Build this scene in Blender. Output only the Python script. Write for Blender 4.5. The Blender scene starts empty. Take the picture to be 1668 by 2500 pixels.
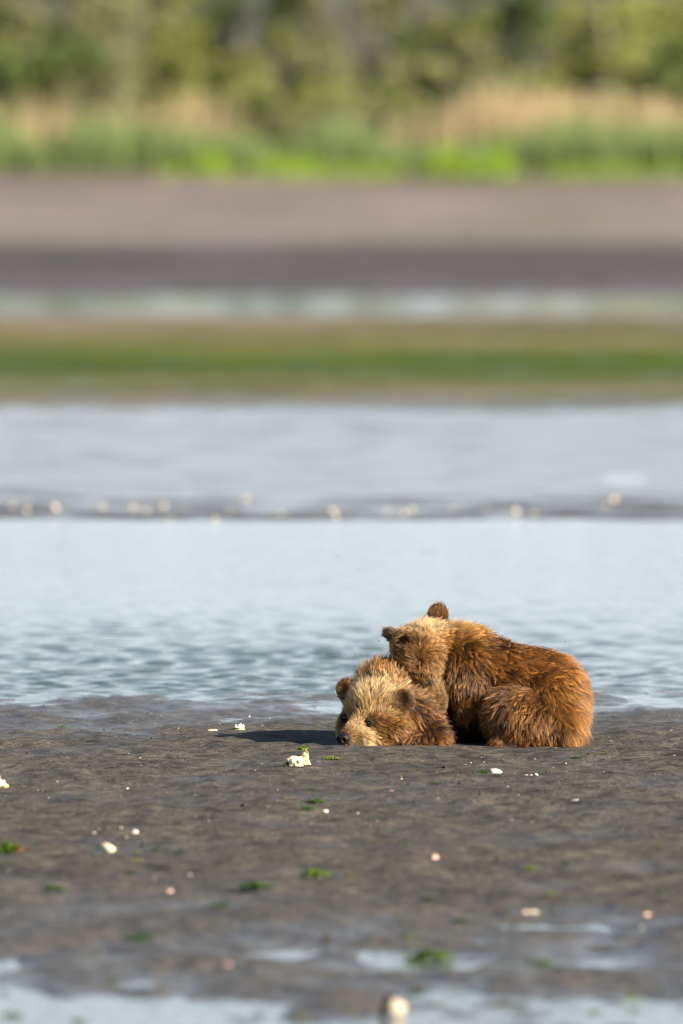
import bpy, math, random
import numpy as np
from mathutils import Vector, kdtree

random.seed(7)
RNG = np.random.default_rng(11)
S = bpy.context.scene
COL = S.collection

# ------------------------------------------------------------------ camera
CAM_H = 3.0                      # metres above the water level
F_PX = 34750.0                   # focal length in photo pixels (500 mm on a 24 mm wide frame)
Y_HOR = 33.0                     # photo row of the horizon
W_PX, H_PX = 1668.0, 2500.0
PITCH = math.atan((H_PX / 2 - Y_HOR) / F_PX)

cam_d = bpy.data.cameras.new('camera')
cam = bpy.data.objects.new('camera', cam_d)
COL.objects.link(cam)
S.camera = cam
cam.location = (0, 0, CAM_H)
cam.rotation_euler = (math.pi / 2 - PITCH, 0, 0)
cam_d.sensor_fit = 'HORIZONTAL'
cam_d.sensor_width = 24.0
cam_d.lens = 500.0
cam_d.clip_start = 1.0
cam_d.clip_end = 6000.0
cam_d.dof.use_dof = True
cam_d.dof.focus_distance = 57.9
cam_d.dof.aperture_fstop = 3.2

# ------------------------------------------------------------------ sky and sun
SUN_EL = math.radians(25.5)
SUN_AZ = math.radians(128.0)     # clockwise from +Y (the view direction)
sun_dir = Vector((math.sin(SUN_AZ) * math.cos(SUN_EL), math.cos(SUN_AZ) * math.cos(SUN_EL), math.sin(SUN_EL)))
world = bpy.data.worlds.new('World')
S.world = world
world.use_nodes = True
wn = world.node_tree
bg = wn.nodes['Background']
sky = wn.nodes.new('ShaderNodeTexSky')
sky.sky_type = 'NISHITA'
sky.sun_disc = False
sky.sun_elevation = SUN_EL
sky.sun_rotation = SUN_AZ
sky.air_density = 1.0
sky.dust_density = 1.2
sky.ozone_density = 1.2
# thin bright haze low over the horizon, the same all the way round
wtc = wn.nodes.new('ShaderNodeTexCoord')
wsep = wn.nodes.new('ShaderNodeSeparateXYZ'); wn.links.new(wtc.outputs['Generated'], wsep.inputs[0])
wmr = wn.nodes.new('ShaderNodeMapRange'); wmr.interpolation_type = 'SMOOTHERSTEP'
wn.links.new(wsep.outputs[2], wmr.inputs[0])
wmr.inputs[1].default_value = -0.02; wmr.inputs[2].default_value = 0.34
wmr.inputs[3].default_value = 0.85; wmr.inputs[4].default_value = 0.0
wmix = wn.nodes.new('ShaderNodeMixRGB')
wn.links.new(wmr.outputs[0], wmix.inputs[0])
wn.links.new(sky.outputs[0], wmix.inputs[1])
wmix.inputs[2].default_value = (9.7, 10.7, 12.0, 1)
wn.links.new(wmix.outputs[0], bg.inputs[0])
bg.inputs[1].default_value = 0.05

sl = bpy.data.lights.new('sun', 'SUN')
sl.energy = 5.0
sl.angle = math.radians(0.53)
sl.color = (1.0, 0.87, 0.70)
sun = bpy.data.objects.new('sun', sl)
COL.objects.link(sun)
sun.rotation_euler = sun_dir.to_track_quat('Z', 'Y').to_euler()
sun.location = (20, -10, 30)

S.view_settings.view_transform = 'Standard'
S.view_settings.look = 'None'
S.view_settings.exposure = 1.18
S.view_settings.gamma = 1.0
S.render.engine = 'CYCLES'
S.cycles.use_denoising = True
S.cycles.filter_width = 1.0
S.cycles.max_bounces = 8
S.cycles.diffuse_bounces = 3
S.cycles.glossy_bounces = 3
S.cycles.transmission_bounces = 6
S.cycles.use_adaptive_sampling = False
S.cycles_curves.shape = 'RIBBONS'

# ------------------------------------------------------------------ helpers
def tag(o, label=None, cat=None, group=None, kind=None):
    for k, v in (('label', label), ('category', cat), ('group', group), ('kind', kind)):
        if v:
            o[k] = v
    return o

def mesh_obj(name, verts, faces, mat, parent=None, smooth=True):
    me = bpy.data.meshes.new(name)
    me.from_pydata([tuple(v) for v in verts], [], [tuple(f) for f in faces])
    if smooth:
        me.polygons.foreach_set('use_smooth', [True] * len(me.polygons))
    me.materials.append(mat)
    o = bpy.data.objects.new(name, me)
    COL.objects.link(o)
    if parent is not None:
        o.parent = parent
    return o

def np_mesh(name, V, Q, smooth=True):
    """fast mesh from numpy arrays, faces all of one size"""
    me = bpy.data.meshes.new(name)
    V = np.asarray(V, np.float32); Q = np.asarray(Q, np.int32)
    n, k = Q.shape
    me.vertices.add(len(V)); me.vertices.foreach_set('co', V.ravel())
    me.loops.add(n * k); me.loops.foreach_set('vertex_index', Q.ravel())
    me.polygons.add(n)
    me.polygons.foreach_set('loop_start', np.arange(0, n * k, k, dtype=np.int32))
    me.polygons.foreach_set('use_smooth', np.full(n, smooth))
    me.update(calc_edges=True)
    return me

def link(name, me, mat=None, parent=None):
    if mat is not None:
        me.materials.append(mat)
    o = bpy.data.objects.new(name, me)
    COL.objects.link(o)
    if parent is not None:
        o.parent = parent
    return o

def empty(name, loc=(0, 0, 0), rz=0.0):
    o = bpy.data.objects.new(name, None)
    COL.objects.link(o)
    o.location = loc
    o.rotation_euler = (0, 0, rz)
    o.empty_display_size = 0.1
    return o

def sstep(a, b, x):
    t = np.clip((x - a) / (b - a), 0, 1)
    return t * t * (3 - 2 * t)

def _hash(i, j, s):
    n = (i.astype(np.int64) * 374761393 + j.astype(np.int64) * 668265263 + s * 1274126177) & 0x7fffffff
    n = ((n ^ (n >> 13)) * 1274126177) & 0x7fffffff
    n = ((n ^ (n >> 15)) * 911382323) & 0x7fffffff
    return (n ^ (n >> 12)).astype(np.float64) / 0x7fffffff * 2 - 1

def noise2(x, y, seed=0):
    x = np.asarray(x, float); y = np.asarray(y, float)
    i = np.floor(x); j = np.floor(y)
    u = x - i; v = y - j
    u = u * u * u * (u * (u * 6 - 15) + 10); v = v * v * v * (v * (v * 6 - 15) + 10)
    a = _hash(i, j, seed); b = _hash(i + 1, j, seed); c = _hash(i, j + 1, seed); d = _hash(i + 1, j + 1, seed)
    return (a * (1 - u) + b * u) * (1 - v) + (c * (1 - u) + d * u) * v

def px_x(px, d):
    return (px - W_PX / 2) / F_PX * d

# ------------------------------------------------------------------ materials
def new_mat(name):
    m = bpy.data.materials.new(name)
    m.use_nodes = True
    nt = m.node_tree
    return m, nt, nt.nodes['Principled BSDF']

def N(nt, t, **kw):
    n = nt.nodes.new(t)
    for k, v in kw.items():
        setattr(n, k, v)
    return n

def ramp(nt, fac, stops, interp='LINEAR'):
    r = N(nt, 'ShaderNodeValToRGB')
    r.color_ramp.interpolation = interp
    e = r.color_ramp.elements
    while len(e) < len(stops):
        e.new(0.5)
    for k, (p, c) in enumerate(stops):
        e[k].position = p
        e[k].color = tuple(c) + (1,) if len(c) == 3 else c
    nt.links.new(fac, r.inputs[0])
    return r.outputs[0]

def tex_noise(nt, vec, scale, detail=3.0, rough=0.55):
    n = N(nt, 'ShaderNodeTexNoise')
    n.inputs['Scale'].default_value = scale
    n.inputs['Detail'].default_value = detail
    n.inputs['Roughness'].default_value = rough
    if vec is not None:
        nt.links.new(vec, n.inputs['Vector'])
    return n.outputs['Fac']

def mixc(nt, fac, a, b, mode='MIX'):
    m = N(nt, 'ShaderNodeMix', data_type='RGBA', blend_type=mode)
    for sock, val in ((m.inputs['Factor'], fac), (m.inputs['A'], a), (m.inputs['B'], b)):
        if isinstance(val, bpy.types.NodeSocket):
            nt.links.new(val, sock)
        elif isinstance(val, (int, float)):
            sock.default_value = val
        else:
            sock.default_value = tuple(val) + (1,)
    # Mix node has several A/B sockets: pick the colour ones
    return [o for o in m.outputs if o.type == 'RGBA'][0]

def mix_rgb(nt, fac, a, b, mode='MIX'):
    m = N(nt, 'ShaderNodeMixRGB', blend_type=mode)
    for sock, val in ((m.inputs[0], fac), (m.inputs[1], a), (m.inputs[2], b)):
        if isinstance(val, bpy.types.NodeSocket):
            nt.links.new(val, sock)
        elif isinstance(val, (int, float)):
            sock.default_value = val
        else:
            sock.default_value = tuple(val) + (1,)
    return m.outputs[0]

def math_n(nt, op, a, b=None, c=None):
    m = N(nt, 'ShaderNodeMath', operation=op)
    for k, val in enumerate((a, b, c)):
        if val is None:
            continue
        if isinstance(val, bpy.types.NodeSocket):
            nt.links.new(val, m.inputs[k])
        else:
            m.inputs[k].default_value = val
    return m.outputs[0]

def plain(name, col, rough=0.6, vary=0.25, scale=40.0, spec=0.4, bump=0.0):
    m, nt, b = new_mat(name)
    tc = N(nt, 'ShaderNodeTexCoord')
    f = tex_noise(nt, tc.outputs['Object'], scale, 4)
    dark = tuple(c * (1 - vary) for c in col); lite = tuple(min(1, c * (1 + vary)) for c in col)
    nt.links.new(ramp(nt, f, [(0.3, dark), (0.7, lite)]), b.inputs['Base Color'])
    b.inputs['Roughness'].default_value = rough
    b.inputs['Specular IOR Level'].default_value = spec
    if bump:
        bn = N(nt, 'ShaderNodeBump')
        bn.inputs['Strength'].default_value = bump
        bn.inputs['Distance'].default_value = 0.004
        nt.links.new(f, bn.inputs['Height'])
        nt.links.new(bn.outputs[0], b.inputs['Normal'])
    return m

# ---- mudflat: one material whose tint follows the zones of the shore
def mud_material():
    m, nt, b = new_mat('mud')
    geo = N(nt, 'ShaderNodeNewGeometry')
    pos = geo.outputs['Position']
    sep = N(nt, 'ShaderNodeSeparateXYZ'); nt.links.new(pos, sep.inputs[0])
    # zones run across the view: distance, wobbled by a broad noise
    wob = tex_noise(nt, pos, 0.13, 3)
    mp = N(nt, 'ShaderNodeMapping'); nt.links.new(pos, mp.inputs[0])
    mp.inputs['Scale'].default_value = (0.35, 0.12, 1)
    wob2 = tex_noise(nt, mp.outputs[0], 1.0, 4)
    y = math_n(nt, 'ADD', sep.outputs[1], math_n(nt, 'MULTIPLY', math_n(nt, 'SUBTRACT', wob2, 0.5), 9.0))
    t = math_n(nt, 'DIVIDE', y, 300.0)
    near = (0.096, 0.090, 0.083)
    zone = ramp(nt, t, [
        (0.0, near), (84 / 300, near), (88 / 300, (0.12, 0.105, 0.092)),
        (106 / 300, (0.12, 0.11, 0.10)), (111 / 300, (0.155, 0.150, 0.085)), (116 / 300, (0.100, 0.118, 0.032)),
        (122 / 300, (0.066, 0.112, 0.006)), (128 / 300, (0.130, 0.140, 0.040)), (139 / 300, (0.20, 0.165, 0.105)),
        (150 / 300, (0.100, 0.094, 0.094)), (179 / 300, (0.098, 0.092, 0.092)), (189 / 300, (0.245, 0.220, 0.195)),
        (225 / 300, (0.242, 0.216, 0.196)), (262 / 300, (0.17, 0.14, 0.11)), (1.0, (0.07, 0.075, 0.035))])
    # mottling: dark wet films, pale sandy skins, painted shade and sun of small relief, fine grain
    mp2 = N(nt, 'ShaderNodeMapping'); nt.links.new(pos, mp2.inputs[0])
    mp2.inputs['Scale'].default_value = (1.0, 0.55, 1)
    a = tex_noise(nt, mp2.outputs[0], 2.6, 5, 0.62)
    c1 = mix_rgb(nt, 1.0, zone, ramp(nt, a, [(0.32, (0.76, 0.78, 0.82)), (0.5, (0.97, 0.97, 0.97)), (0.68, (1.2, 1.17, 1.1))]), 'MULTIPLY')
    mp3 = N(nt, 'ShaderNodeMapping'); nt.links.new(pos, mp3.inputs[0])
    mp3.inputs['Scale'].default_value = (1.0, 0.75, 1)
    st = tex_noise(nt, mp3.outputs[0], 12.0, 4, 0.72)
    c1 = mix_rgb(nt, 1.0, c1, ramp(nt, st, [(0.34, (0.50, 0.52, 0.56)), (0.50, (1.0, 1.0, 1.0)), (0.66, (1.45, 1.40, 1.30))]), 'MULTIPLY')  # streaks colour in wet, shaded hollows and sunlit bumps
    mp4 = N(nt, 'ShaderNodeMapping'); nt.links.new(pos, mp4.inputs[0])
    mp4.inputs['Scale'].default_value = (0.22, 0.30, 1)
    fs = tex_noise(nt, mp4.outputs[0], 1.0, 4, 0.6)
    farm = N(nt, 'ShaderNodeMapRange'); nt.links.new(sep.outputs[1], farm.inputs[0])
    farm.inputs[1].default_value = 84.0; farm.inputs[2].default_value = 112.0
    c1 = mix_rgb(nt, farm.outputs[0], c1, mix_rgb(nt, 1.0, c1, ramp(nt, fs, [(0.32, (0.55, 0.62, 0.50)), (0.5, (1.0, 1.0, 1.0)), (0.68, (1.7, 1.45, 1.9))]), 'MULTIPLY'))
    g = tex_noise(nt, pos, 160.0, 2, 0.7)
    c2 = mix_rgb(nt, 1.0, c1, ramp(nt, g, [(0.30, (0.60, 0.60, 0.60)), (0.55, (1.0, 1.0, 1.0)), (0.70, (1.45, 1.42, 1.35))]), 'MULTIPLY')
    g2 = tex_noise(nt, pos, 45.0, 3, 0.7)
    c3 = mix_rgb(nt, 1.0, c2, ramp(nt, g2, [(0.36, (0.70, 0.70, 0.71)), (0.5, (1, 1, 1)), (0.68, (1.25, 1.22, 1.15))]), 'MULTIPLY')
    nt.links.new(c3, b.inputs['Base Color'])
    # wetness: some films shine, and low ground by the water shines more
    w = tex_noise(nt, mp2.outputs[0], 1.7, 4, 0.6)
    low = N(nt, 'ShaderNodeMapRange'); nt.links.new(sep.outputs[2], low.inputs[0])
    low.inputs[1].default_value = 0.002; low.inputs[2].default_value = 0.03
    low.inputs[3].default_value = 0.26; low.inputs[4].default_value = 0.0
    r = math_n(nt, 'SUBTRACT', ramp(nt, w, [(0.35, (0.55,) * 3), (0.55, (0.85,) * 3)]), low.outputs[0])
    flat = ramp(nt, t, [(0.0, (.22,) * 3), (44 / 300, (.22,) * 3), (49 / 300, (0,) * 3), (58.5 / 300, (0,) * 3), (61 / 300, (.30,) * 3), (64 / 300, (.30,) * 3), (66 / 300, (0,) * 3), (83 / 300, (0,) * 3), (85.5 / 300, (.22,) * 3), (90 / 300, (.42,) * 3), (107 / 300, (.42,) * 3), (110 / 300, (0,) * 3), (112 / 300, (-.2,) * 3), (138 / 300, (-.2,) * 3), (145 / 300, (0,) * 3), (170 / 300, (0,) * 3)])
    nt.links.new(math_n(nt, 'MAXIMUM', math_n(nt, 'SUBTRACT', r, flat), 0.16), b.inputs['Roughness'])
    wet = N(nt, 'ShaderNodeMapRange'); nt.links.new(sep.outputs[2], wet.inputs[0])
    wet.inputs[1].default_value = 0.004; wet.inputs[2].default_value = 0.022
    wet.inputs[3].default_value = 0.38; wet.inputs[4].default_value = 0.0
    sp = math_n(nt, 'ADD', wet.outputs[0], ramp(nt, w, [(0.34, (0.22,) * 3), (0.50, (0.05,) * 3), (1.0, (0.03,) * 3)]))
    sp = math_n(nt, 'MINIMUM', math_n(nt, 'ADD', sp, math_n(nt, 'MAXIMUM', flat, 0.0)), 0.5)
    nt.links.new(sp, b.inputs['Specular IOR Level'])
    h = math_n(nt, 'ADD', math_n(nt, 'MULTIPLY', g2, 0.7), math_n(nt, 'MULTIPLY', g, 0.3))
    h2 = math_n(nt, 'ADD', h, math_n(nt, 'MULTIPLY', tex_noise(nt, mp3.outputs[0], 14.0, 4, 0.6), 2.4))
    bn = N(nt, 'ShaderNodeBump')
    fade = N(nt, 'ShaderNodeMapRange'); nt.links.new(sep.outputs[1], fade.inputs[0])
    fade.inputs[1].default_value = 62.0; fade.inputs[2].default_value = 88.0
    fade.inputs[3].default_value = 0.8; fade.inputs[4].default_value = 0.06
    nt.links.new(fade.outputs[0], bn.inputs['Strength'])
    bn.inputs['Distance'].default_value = 0.011
    nt.links.new(h2, bn.inputs['Height'])
    nt.links.new(bn.outputs[0], b.inputs['Normal'])
    return m

def water_material():
    m, nt, b = new_mat('water')
    geo = N(nt, 'ShaderNodeNewGeometry')
    b.inputs['Base Color'].default_value = (0.060, 0.088, 0.074, 1)
    b.inputs['Roughness'].default_value = 0.06
    b.inputs['IOR'].default_value = 1.33
    mp = N(nt, 'ShaderNodeMapping'); nt.links.new(geo.outputs['Position'], mp.inputs[0])
    mp.inputs['Scale'].default_value = (0.7, 1.0, 1)
    sep = N(nt, 'ShaderNodeSeparateXYZ'); nt.links.new(geo.outputs['Position'], sep.inputs[0])
    band = N(nt, 'ShaderNodeMapRange'); nt.links.new(sep.outputs[1], band.inputs[0])
    band.inputs[1].default_value = 58.0; band.inputs[2].default_value = 86.0
    band.inputs[3].default_value = 0.30; band.inputs[4].default_value = 0.05
    n1 = tex_noise(nt, mp.outputs[0], 9.0, 3, 0.6)
    bn = N(nt, 'ShaderNodeBump'); bn.inputs['Distance'].default_value = 0.02
    nt.links.new(band.outputs[0], bn.inputs['Strength'])
    nt.links.new(n1, bn.inputs['Height'])
    nt.links.new(bn.outputs[0], b.inputs['Normal'])
    return m

M_MUD = mud_material()
M_WATER = water_material()

# ------------------------------------------------------------------ ground sheet
BEAR_Y = 57.55          # distance of the cubs' front edge
BEAR_X0 = px_x(780, BEAR_Y)

def base_level(x, y):
    ks = [-50, 38, 42.3, 44.0, 45.5, 48, 52, 58, 59.6, 60.6, 61.6, 63.0, 64.4, 80, 83.2, 84.6, 87.5, 88.8, 91, 107, 110.0, 114, 134, 141, 144, 149.5, 152.5, 160, 185, 262, 300, 2500]
    zs = [.0, -.016, -.005, .003, .013, .024, .032, .030, .024, .015, .006, -.012, -.05, -.07, -.02, .006, .008, .006, .007, .007, .009, .02, .03, .008, -.03, -.03, .01, .03, .05, .08, .3, 4.0]
    b = np.interp(y, ks, zs)
    b = b - 0.016 * sstep(0.1, -0.5, x) * sstep(44.6, 43.4, y)
    b = b - 0.003 * sstep(62.5, 59.5, y) * sstep(58.8, 60.6, y) * sstep(0.4, -0.8, x)
    return b

def ground_h(x, y):
    x = np.asarray(x, float); y = np.asarray(y, float)
    b = base_level(x, y)
    n = 0.010 * noise2(x * 1.3, y * 0.75, 1) + 0.010 * noise2(x * 3.6 + 7, y * 2.1, 2)
    n = n + 0.0085 * noise2(x * 8.5, y * 5.0 + 3, 3) + 0.0055 * noise2(x * 18, y * 10, 4)
    r = noise2(x * 5.2 + 3, y * 3.4, 8)
    n = n - 0.006 * np.clip(0.25 - np.abs(r), 0, 1) * 4 * np.clip(noise2(x * 0.9, y * 0.5, 9) + 0.1, 0, 1)
    n = n * (1 + 0.5 * sstep(48, 44, y))
    far = sstep(63, 90, y)
    n = n * (1 - far) + far * (0.004 * noise2(x * 0.5, y * 0.22, 5) + 0.004 * noise2(x * 2.2, y * 0.9, 6))
    n = n + sstep(150, 260, y) * 0.05 * noise2(x * 0.3, y * 0.08, 7)
    # flattened where the cubs lie
    fx = sstep(BEAR_X0 - 0.06, BEAR_X0 + 0.02, x) * sstep(BEAR_X0 + 1.25, BEAR_X0 + 1.1, x)
    fy = sstep(BEAR_Y - 0.12, BEAR_Y + 0.0, y) * sstep(BEAR_Y + 1.4, BEAR_Y + 1.1, y)
    return b + n * (1 - 0.6 * fx * fy)

def grid_axis(parts):
    out = []
    for a, b, step in parts:
        out.append(np.arange(a, b - 1e-6, step))
    return np.concatenate(out + [np.array([parts[-1][1]])])

def sheet(name, xs, ys, zf, mat):
    X, Y = np.meshgrid(xs, ys)
    Z = zf(X, Y)
    V = np.stack([X, Y, Z], -1).reshape(-1, 3)
    ny, nx = X.shape
    idx = np.arange(nx * ny).reshape(ny, nx)
    Q = np.stack([idx[:-1, :-1], idx[:-1, 1:], idx[1:, 1:], idx[1:, :-1]], -1).reshape(-1, 4)
    o = link(name, np_mesh(name, V, Q), mat)
    tag(o, kind='structure')
    return o

def sym_axis(fine, step, far, k=1.12):
    a = list(np.arange(0, fine, step)); s = step
    while a[-1] < far:
        s *= k
        a.append(a[-1] + s)
    a = np.array(a)
    return np.concatenate([-a[:0:-1], a])

xs = sym_axis(2.2, 0.028, 700)
ys = np.concatenate([grid_axis([(-60, 20, 8.0), (20, 38, 0.5), (38, 41, 0.1), (41, 63, 0.035), (63, 115, 0.25), (115, 300, 1.2)]),
                     300 * 1.09 ** np.arange(1, 24)])
sheet('mudflat', xs, ys, ground_h, M_MUD)

def wave_h(x, y):
    z = np.zeros_like(x)
    amp = np.interp(y, [58, 61, 63.5, 67, 70, 75, 80, 86, 90], [0, 0.5, 1.5, 1.1, .55, .30, 0.18, 0.08, 0])
    gust = 0.75 + 0.35 * noise2(x * 0.5, y * 0.2, 21)
    rs = np.random.default_rng(5)
    for k in range(26):
        lam = 0.085 * 1.045 ** k
        ang = rs.normal(0.0, 0.55) + math.pi / 2
        ph = rs.uniform(0, 6.28)
        kx, ky = math.cos(ang) * 6.283 / lam, math.sin(ang) * 6.283 / lam
        mod = 0.5 + 0.9 * noise2(x / (lam * 4), y / (lam * 5), 40 + k)
        z = z + mod * 0.0030 * lam ** 0.9 * np.sin(kx * x + ky * y + ph) / 0.5
    return z * amp * gust

xs_w = sym_axis(2.2, 0.03, 500)
ys_w = grid_axis([(-40, 30, 10), (30, 60, 1.0), (60, 86, 0.03), (86, 92, 0.25), (92, 160, 2.0)])
sheet('water', xs_w, ys_w, wave_h, M_WATER)

def ground_px(px, py):
    """the point of the ground seen at a photo pixel"""
    z = 0.0
    for _ in range(4):
        d = F_PX * (CAM_H - z) / max(py - Y_HOR, 1)
        x = px_x(px, d)
        z = max(0.0, float(ground_h(x, d)))
    return Vector((x, d, z))


# ------------------------------------------------------------------ far shore: grasses, shrubs, trees
def leaf_material(name, c1, c2, trans=0.25):
    m, nt, b = new_mat(name)
    oi = N(nt, 'ShaderNodeObjectInfo')
    geo = N(nt, 'ShaderNodeNewGeometry')
    f = tex_noise(nt, geo.outputs['Position'], 1.3, 3)
    mix = math_n(nt, 'ADD', math_n(nt, 'MULTIPLY', oi.outputs['Random'], 0.55), math_n(nt, 'MULTIPLY', f, 0.5))
    col = ramp(nt, mix, [(0.2, c1), (0.85, c2)])
    nt.links.new(col, b.inputs['Base Color'])
    b.inputs['Roughness'].default_value = 0.55
    b.inputs['Specular IOR Level'].default_value = 0.3
    tr = N(nt, 'ShaderNodeBsdfTranslucent')
    nt.links.new(col, tr.inputs[0])
    ms = N(nt, 'ShaderNodeMixShader'); ms.inputs[0].default_value = trans
    nt.links.new(b.outputs[0], ms.inputs[1]); nt.links.new(tr.outputs[0], ms.inputs[2])
    nt.links.new(ms.outputs[0], nt.nodes['Material Output'].inputs[0])
    return m

M_OLIVE = leaf_material('leaf_olive', (0.175, 0.215, 0.055), (0.330, 0.350, 0.110))
M_GREYL = leaf_material('leaf_grey_green', (0.190, 0.210, 0.100), (0.340, 0.345, 0.180))
M_DARKL = leaf_material('leaf_dark', (0.080, 0.125, 0.038), (0.170, 0.225, 0.070))
M_SEDGE = leaf_material('grass_blue_green', (0.105, 0.185, 0.065), (0.245, 0.310, 0.115))
M_LOW = leaf_material('grass_bright', (0.140, 0.260, 0.014), (0.330, 0.370, 0.050))
M_TAN = leaf_material('grass_tan', (0.34, 0.27, 0.155), (0.56, 0.45, 0.27))
M_BARK = plain('bark', (0.085, 0.070, 0.055), 0.85, 0.35, 6)
M_PALEBARK = plain('pale_bark', (0.42, 0.41, 0.38), 0.8, 0.25, 6)
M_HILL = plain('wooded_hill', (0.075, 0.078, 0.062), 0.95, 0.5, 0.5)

def blades(n, xf, yf, hf, width, lean, seed):
    """n narrow bent blades, two quads each"""
    r = np.random.default_rng(seed)
    x = xf(r, n); y = yf(r, n)
    h = hf(r, x, n)
    keep = h > 0.05
    x, y, h = x[keep], y[keep], h[keep]
    n = len(x)
    z = ground_h(x, y) - 0.02
    a = r.uniform(0, 6.283, n); wx, wy = np.cos(a) * width, np.sin(a) * width
    b = r.uniform(0, 6.283, n); lx, ly = np.cos(b) * lean * h * r.uniform(.2, 1, n), np.sin(b) * lean * h * r.uniform(.2, 1, n)
    V = np.zeros((n, 6, 3))
    V[:, 0] = np.stack([x - wx, y - wy, z], -1); V[:, 1] = np.stack([x + wx, y + wy, z], -1)
    mx, my = x + lx * .3, y + ly * .3
    V[:, 2] = np.stack([mx + wx * .9, my + wy * .9, z + h * .55], -1); V[:, 3] = np.stack([mx - wx * .9, my - wy * .9, z + h * .55], -1)
    V[:, 4] = np.stack([x + lx + wx * .35, y + ly + wy * .35, z + h], -1); V[:, 5] = np.stack([x + lx - wx * .35, y + ly - wy * .35, z + h], -1)
    i = np.arange(n)[:, None] * 6
    Q = np.concatenate([i + np.array([[0, 1, 2, 3]]), i + np.array([[3, 2, 4, 5]])])
    return V.reshape(-1, 3), Q

XW = 46.0   # half width of the planted shore, metres
def uni(r, n): return r.uniform(-XW, XW, n)
def pxof(x, d): return x / d * F_PX + W_PX / 2

# bluish green sedge, waist high
V, Q = blades(52000, uni, lambda r, n: 262.5 + 5.0 * r.random(n) ** 1.2,
              lambda r, x, n: (0.62 + 0.25 * noise2(x * 0.9, x * 0 + 3, 31)) * r.uniform(.6, 1.35, n), 0.018, 0.25, 51)
o = link('sedge_grass', np_mesh('sedge_grass', V, Q), M_SEDGE)
tag(o, 'tall blue-green sedge growing along the far shore', 'grass', kind='stuff')

# tan seed heads, in stands
def tan_h(r, x, n):
    p = pxof(x, 266)
    d = np.zeros(n)
    for a, b, hh, w in ((-900, 150, 1.28, .20), (190, 300, 1.30, .10), (310, 580, 1.38, .26), (600, 700, 1.1, .08), (970, 1120, 1.15, .24), (1110, 1420, 1.46, .85), (1420, 1720, 1.34, .48), (1850, 2900, 1.4, .5), (3300, 4600, 1.4, .5), (-3900, -2000, 1.3, .4)):
        e = sstep(a - 70, a + 60, p) * sstep(b + 70, b - 60, p)
        d = np.maximum(d, np.where(r.random(n) < e * w, hh, 0))
    return d * r.uniform(.62, 1.08, n) * (1 + .12 * noise2(x * 1.1, x * 0 + 9, 35))
V, Q = blades(31000, uni, lambda r, n: 265.5 + 3.0 * r.random(n), tan_h, 0.020, 0.12, 52)
o = link('seed_grass', np_mesh('seed_grass', V, Q), M_TAN)
tag(o, 'tan ripe seed heads of tall grass behind the sedge', 'grass', kind='stuff')

# bright low growth at the sand's edge
def low_h(r, x, n):
    p = pxof(x, 260)
    d = np.zeros(n)
    for a, b, hh in ((420, 570, .36), (590, 790, .30), (840, 960, .30), (1060, 1240, .52), (1320, 1900, .30), (-700, -100, .3), (2300, 3600, .3), (-3600, -1500, .3)):
        d = np.maximum(d, hh * sstep(a - 60, a + 40, p) * sstep(b + 60, b - 40, p))
    return d * r.uniform(.5, 1.1, n) * (0.8 + 0.5 * noise2(x * 1.7, x * 0, 33))
V, Q = blades(33000, uni, lambda r, n: 253.5 + 9 * r.random(n), low_h, 0.022, 0.5, 53)
o = link('low_grass', np_mesh('low_grass', V, Q), M_LOW)
tag(o, 'bright yellow-green low grass at the edge of the far sand', 'grass', kind='stuff')

def tube(pts, radii, nseg=6):
    V, F = [], []
    for k, (p, rr) in enumerate(zip(pts, radii)):
        for s in range(nseg):
            a = 6.283 * s / nseg
            V.append((p[0] + rr * math.cos(a), p[1] + rr * math.sin(a), p[2]))
        if k:
            for s in range(nseg):
                i0 = (k - 1) * nseg + s; i1 = (k - 1) * nseg + (s + 1) % nseg
                F.append((i0, i1, i1 + nseg, i0 + nseg))
    return V, F

def make_woody(seed, height, spread, nblob, nleaf, leaf, stems, base):
    """crown mesh of leaf-sized faces in uneven clumps, and a mesh of stems"""
    r = np.random.default_rng(seed)
    cz = base + (height - base) * r.uniform(0.12, 0.92, nblob)
    shrink = np.sqrt(np.clip(1 - ((cz - base) / (height - base) - .35) ** 2 * 1.5, .08, 1))
    ang = r.uniform(0, 6.283, nblob); rad = spread * np.sqrt(r.random(nblob)) * shrink
    cx, cy = rad * np.cos(ang), rad * np.sin(ang)
    br = r.uniform(.16, .34, nblob) * spread * 1.1
    k = r.integers(0, nblob, nleaf)
    u = r.normal(size=(nleaf, 3)); u /= np.linalg.norm(u, axis=1)[:, None]
    rr = br[k] * r.random(nleaf) ** .45
    C = np.stack([cx[k], cy[k], cz[k]], -1) + u * rr[:, None] * np.array([1, 1, .8])
    C[:, 2] = np.maximum(C[:, 2], .05)
    t = r.normal(size=(nleaf, 3)); t /= np.linalg.norm(t, axis=1)[:, None]
    w = np.cross(t, r.normal(size=(nleaf, 3))); w /= np.linalg.norm(w, axis=1)[:, None]
    ln = leaf * r.uniform(.6, 1.3, nleaf)[:, None]
    V = np.stack([C - t * ln, C + w * ln * .42, C + t * ln, C - w * ln * .42], 1).reshape(-1, 3)
    Q = np.arange(nleaf * 4).reshape(-1, 4)
    crown = np_mesh('crown', V, Q, smooth=False)
    SV, SF = [], []
    for s in range(stems):
        i = r.integers(0, nblob)
        p0 = np.array([r.normal(0, .05), r.normal(0, .05), -.1]); p3 = np.array([cx[i], cy[i], cz[i]])
        mid = p0 * .5 + p3 * .5 + np.array([r.normal(0, .08), r.normal(0, .08), .1])
        r0 = .030 * height / 2.5 * (2.2 if stems < 4 else 1)
        v, f = tube([p0, p0 * .6 + mid * .4, mid, p3], [r0, r0 * .8, r0 * .55, r0 * .2])
        o0 = len(SV); SV += v; SF += [tuple(q + o0 for q in ff) for ff in f]
    trunk = bpy.data.meshes.new('trunk'); trunk.from_pydata(SV, [], SF)
    return crown, trunk

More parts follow.
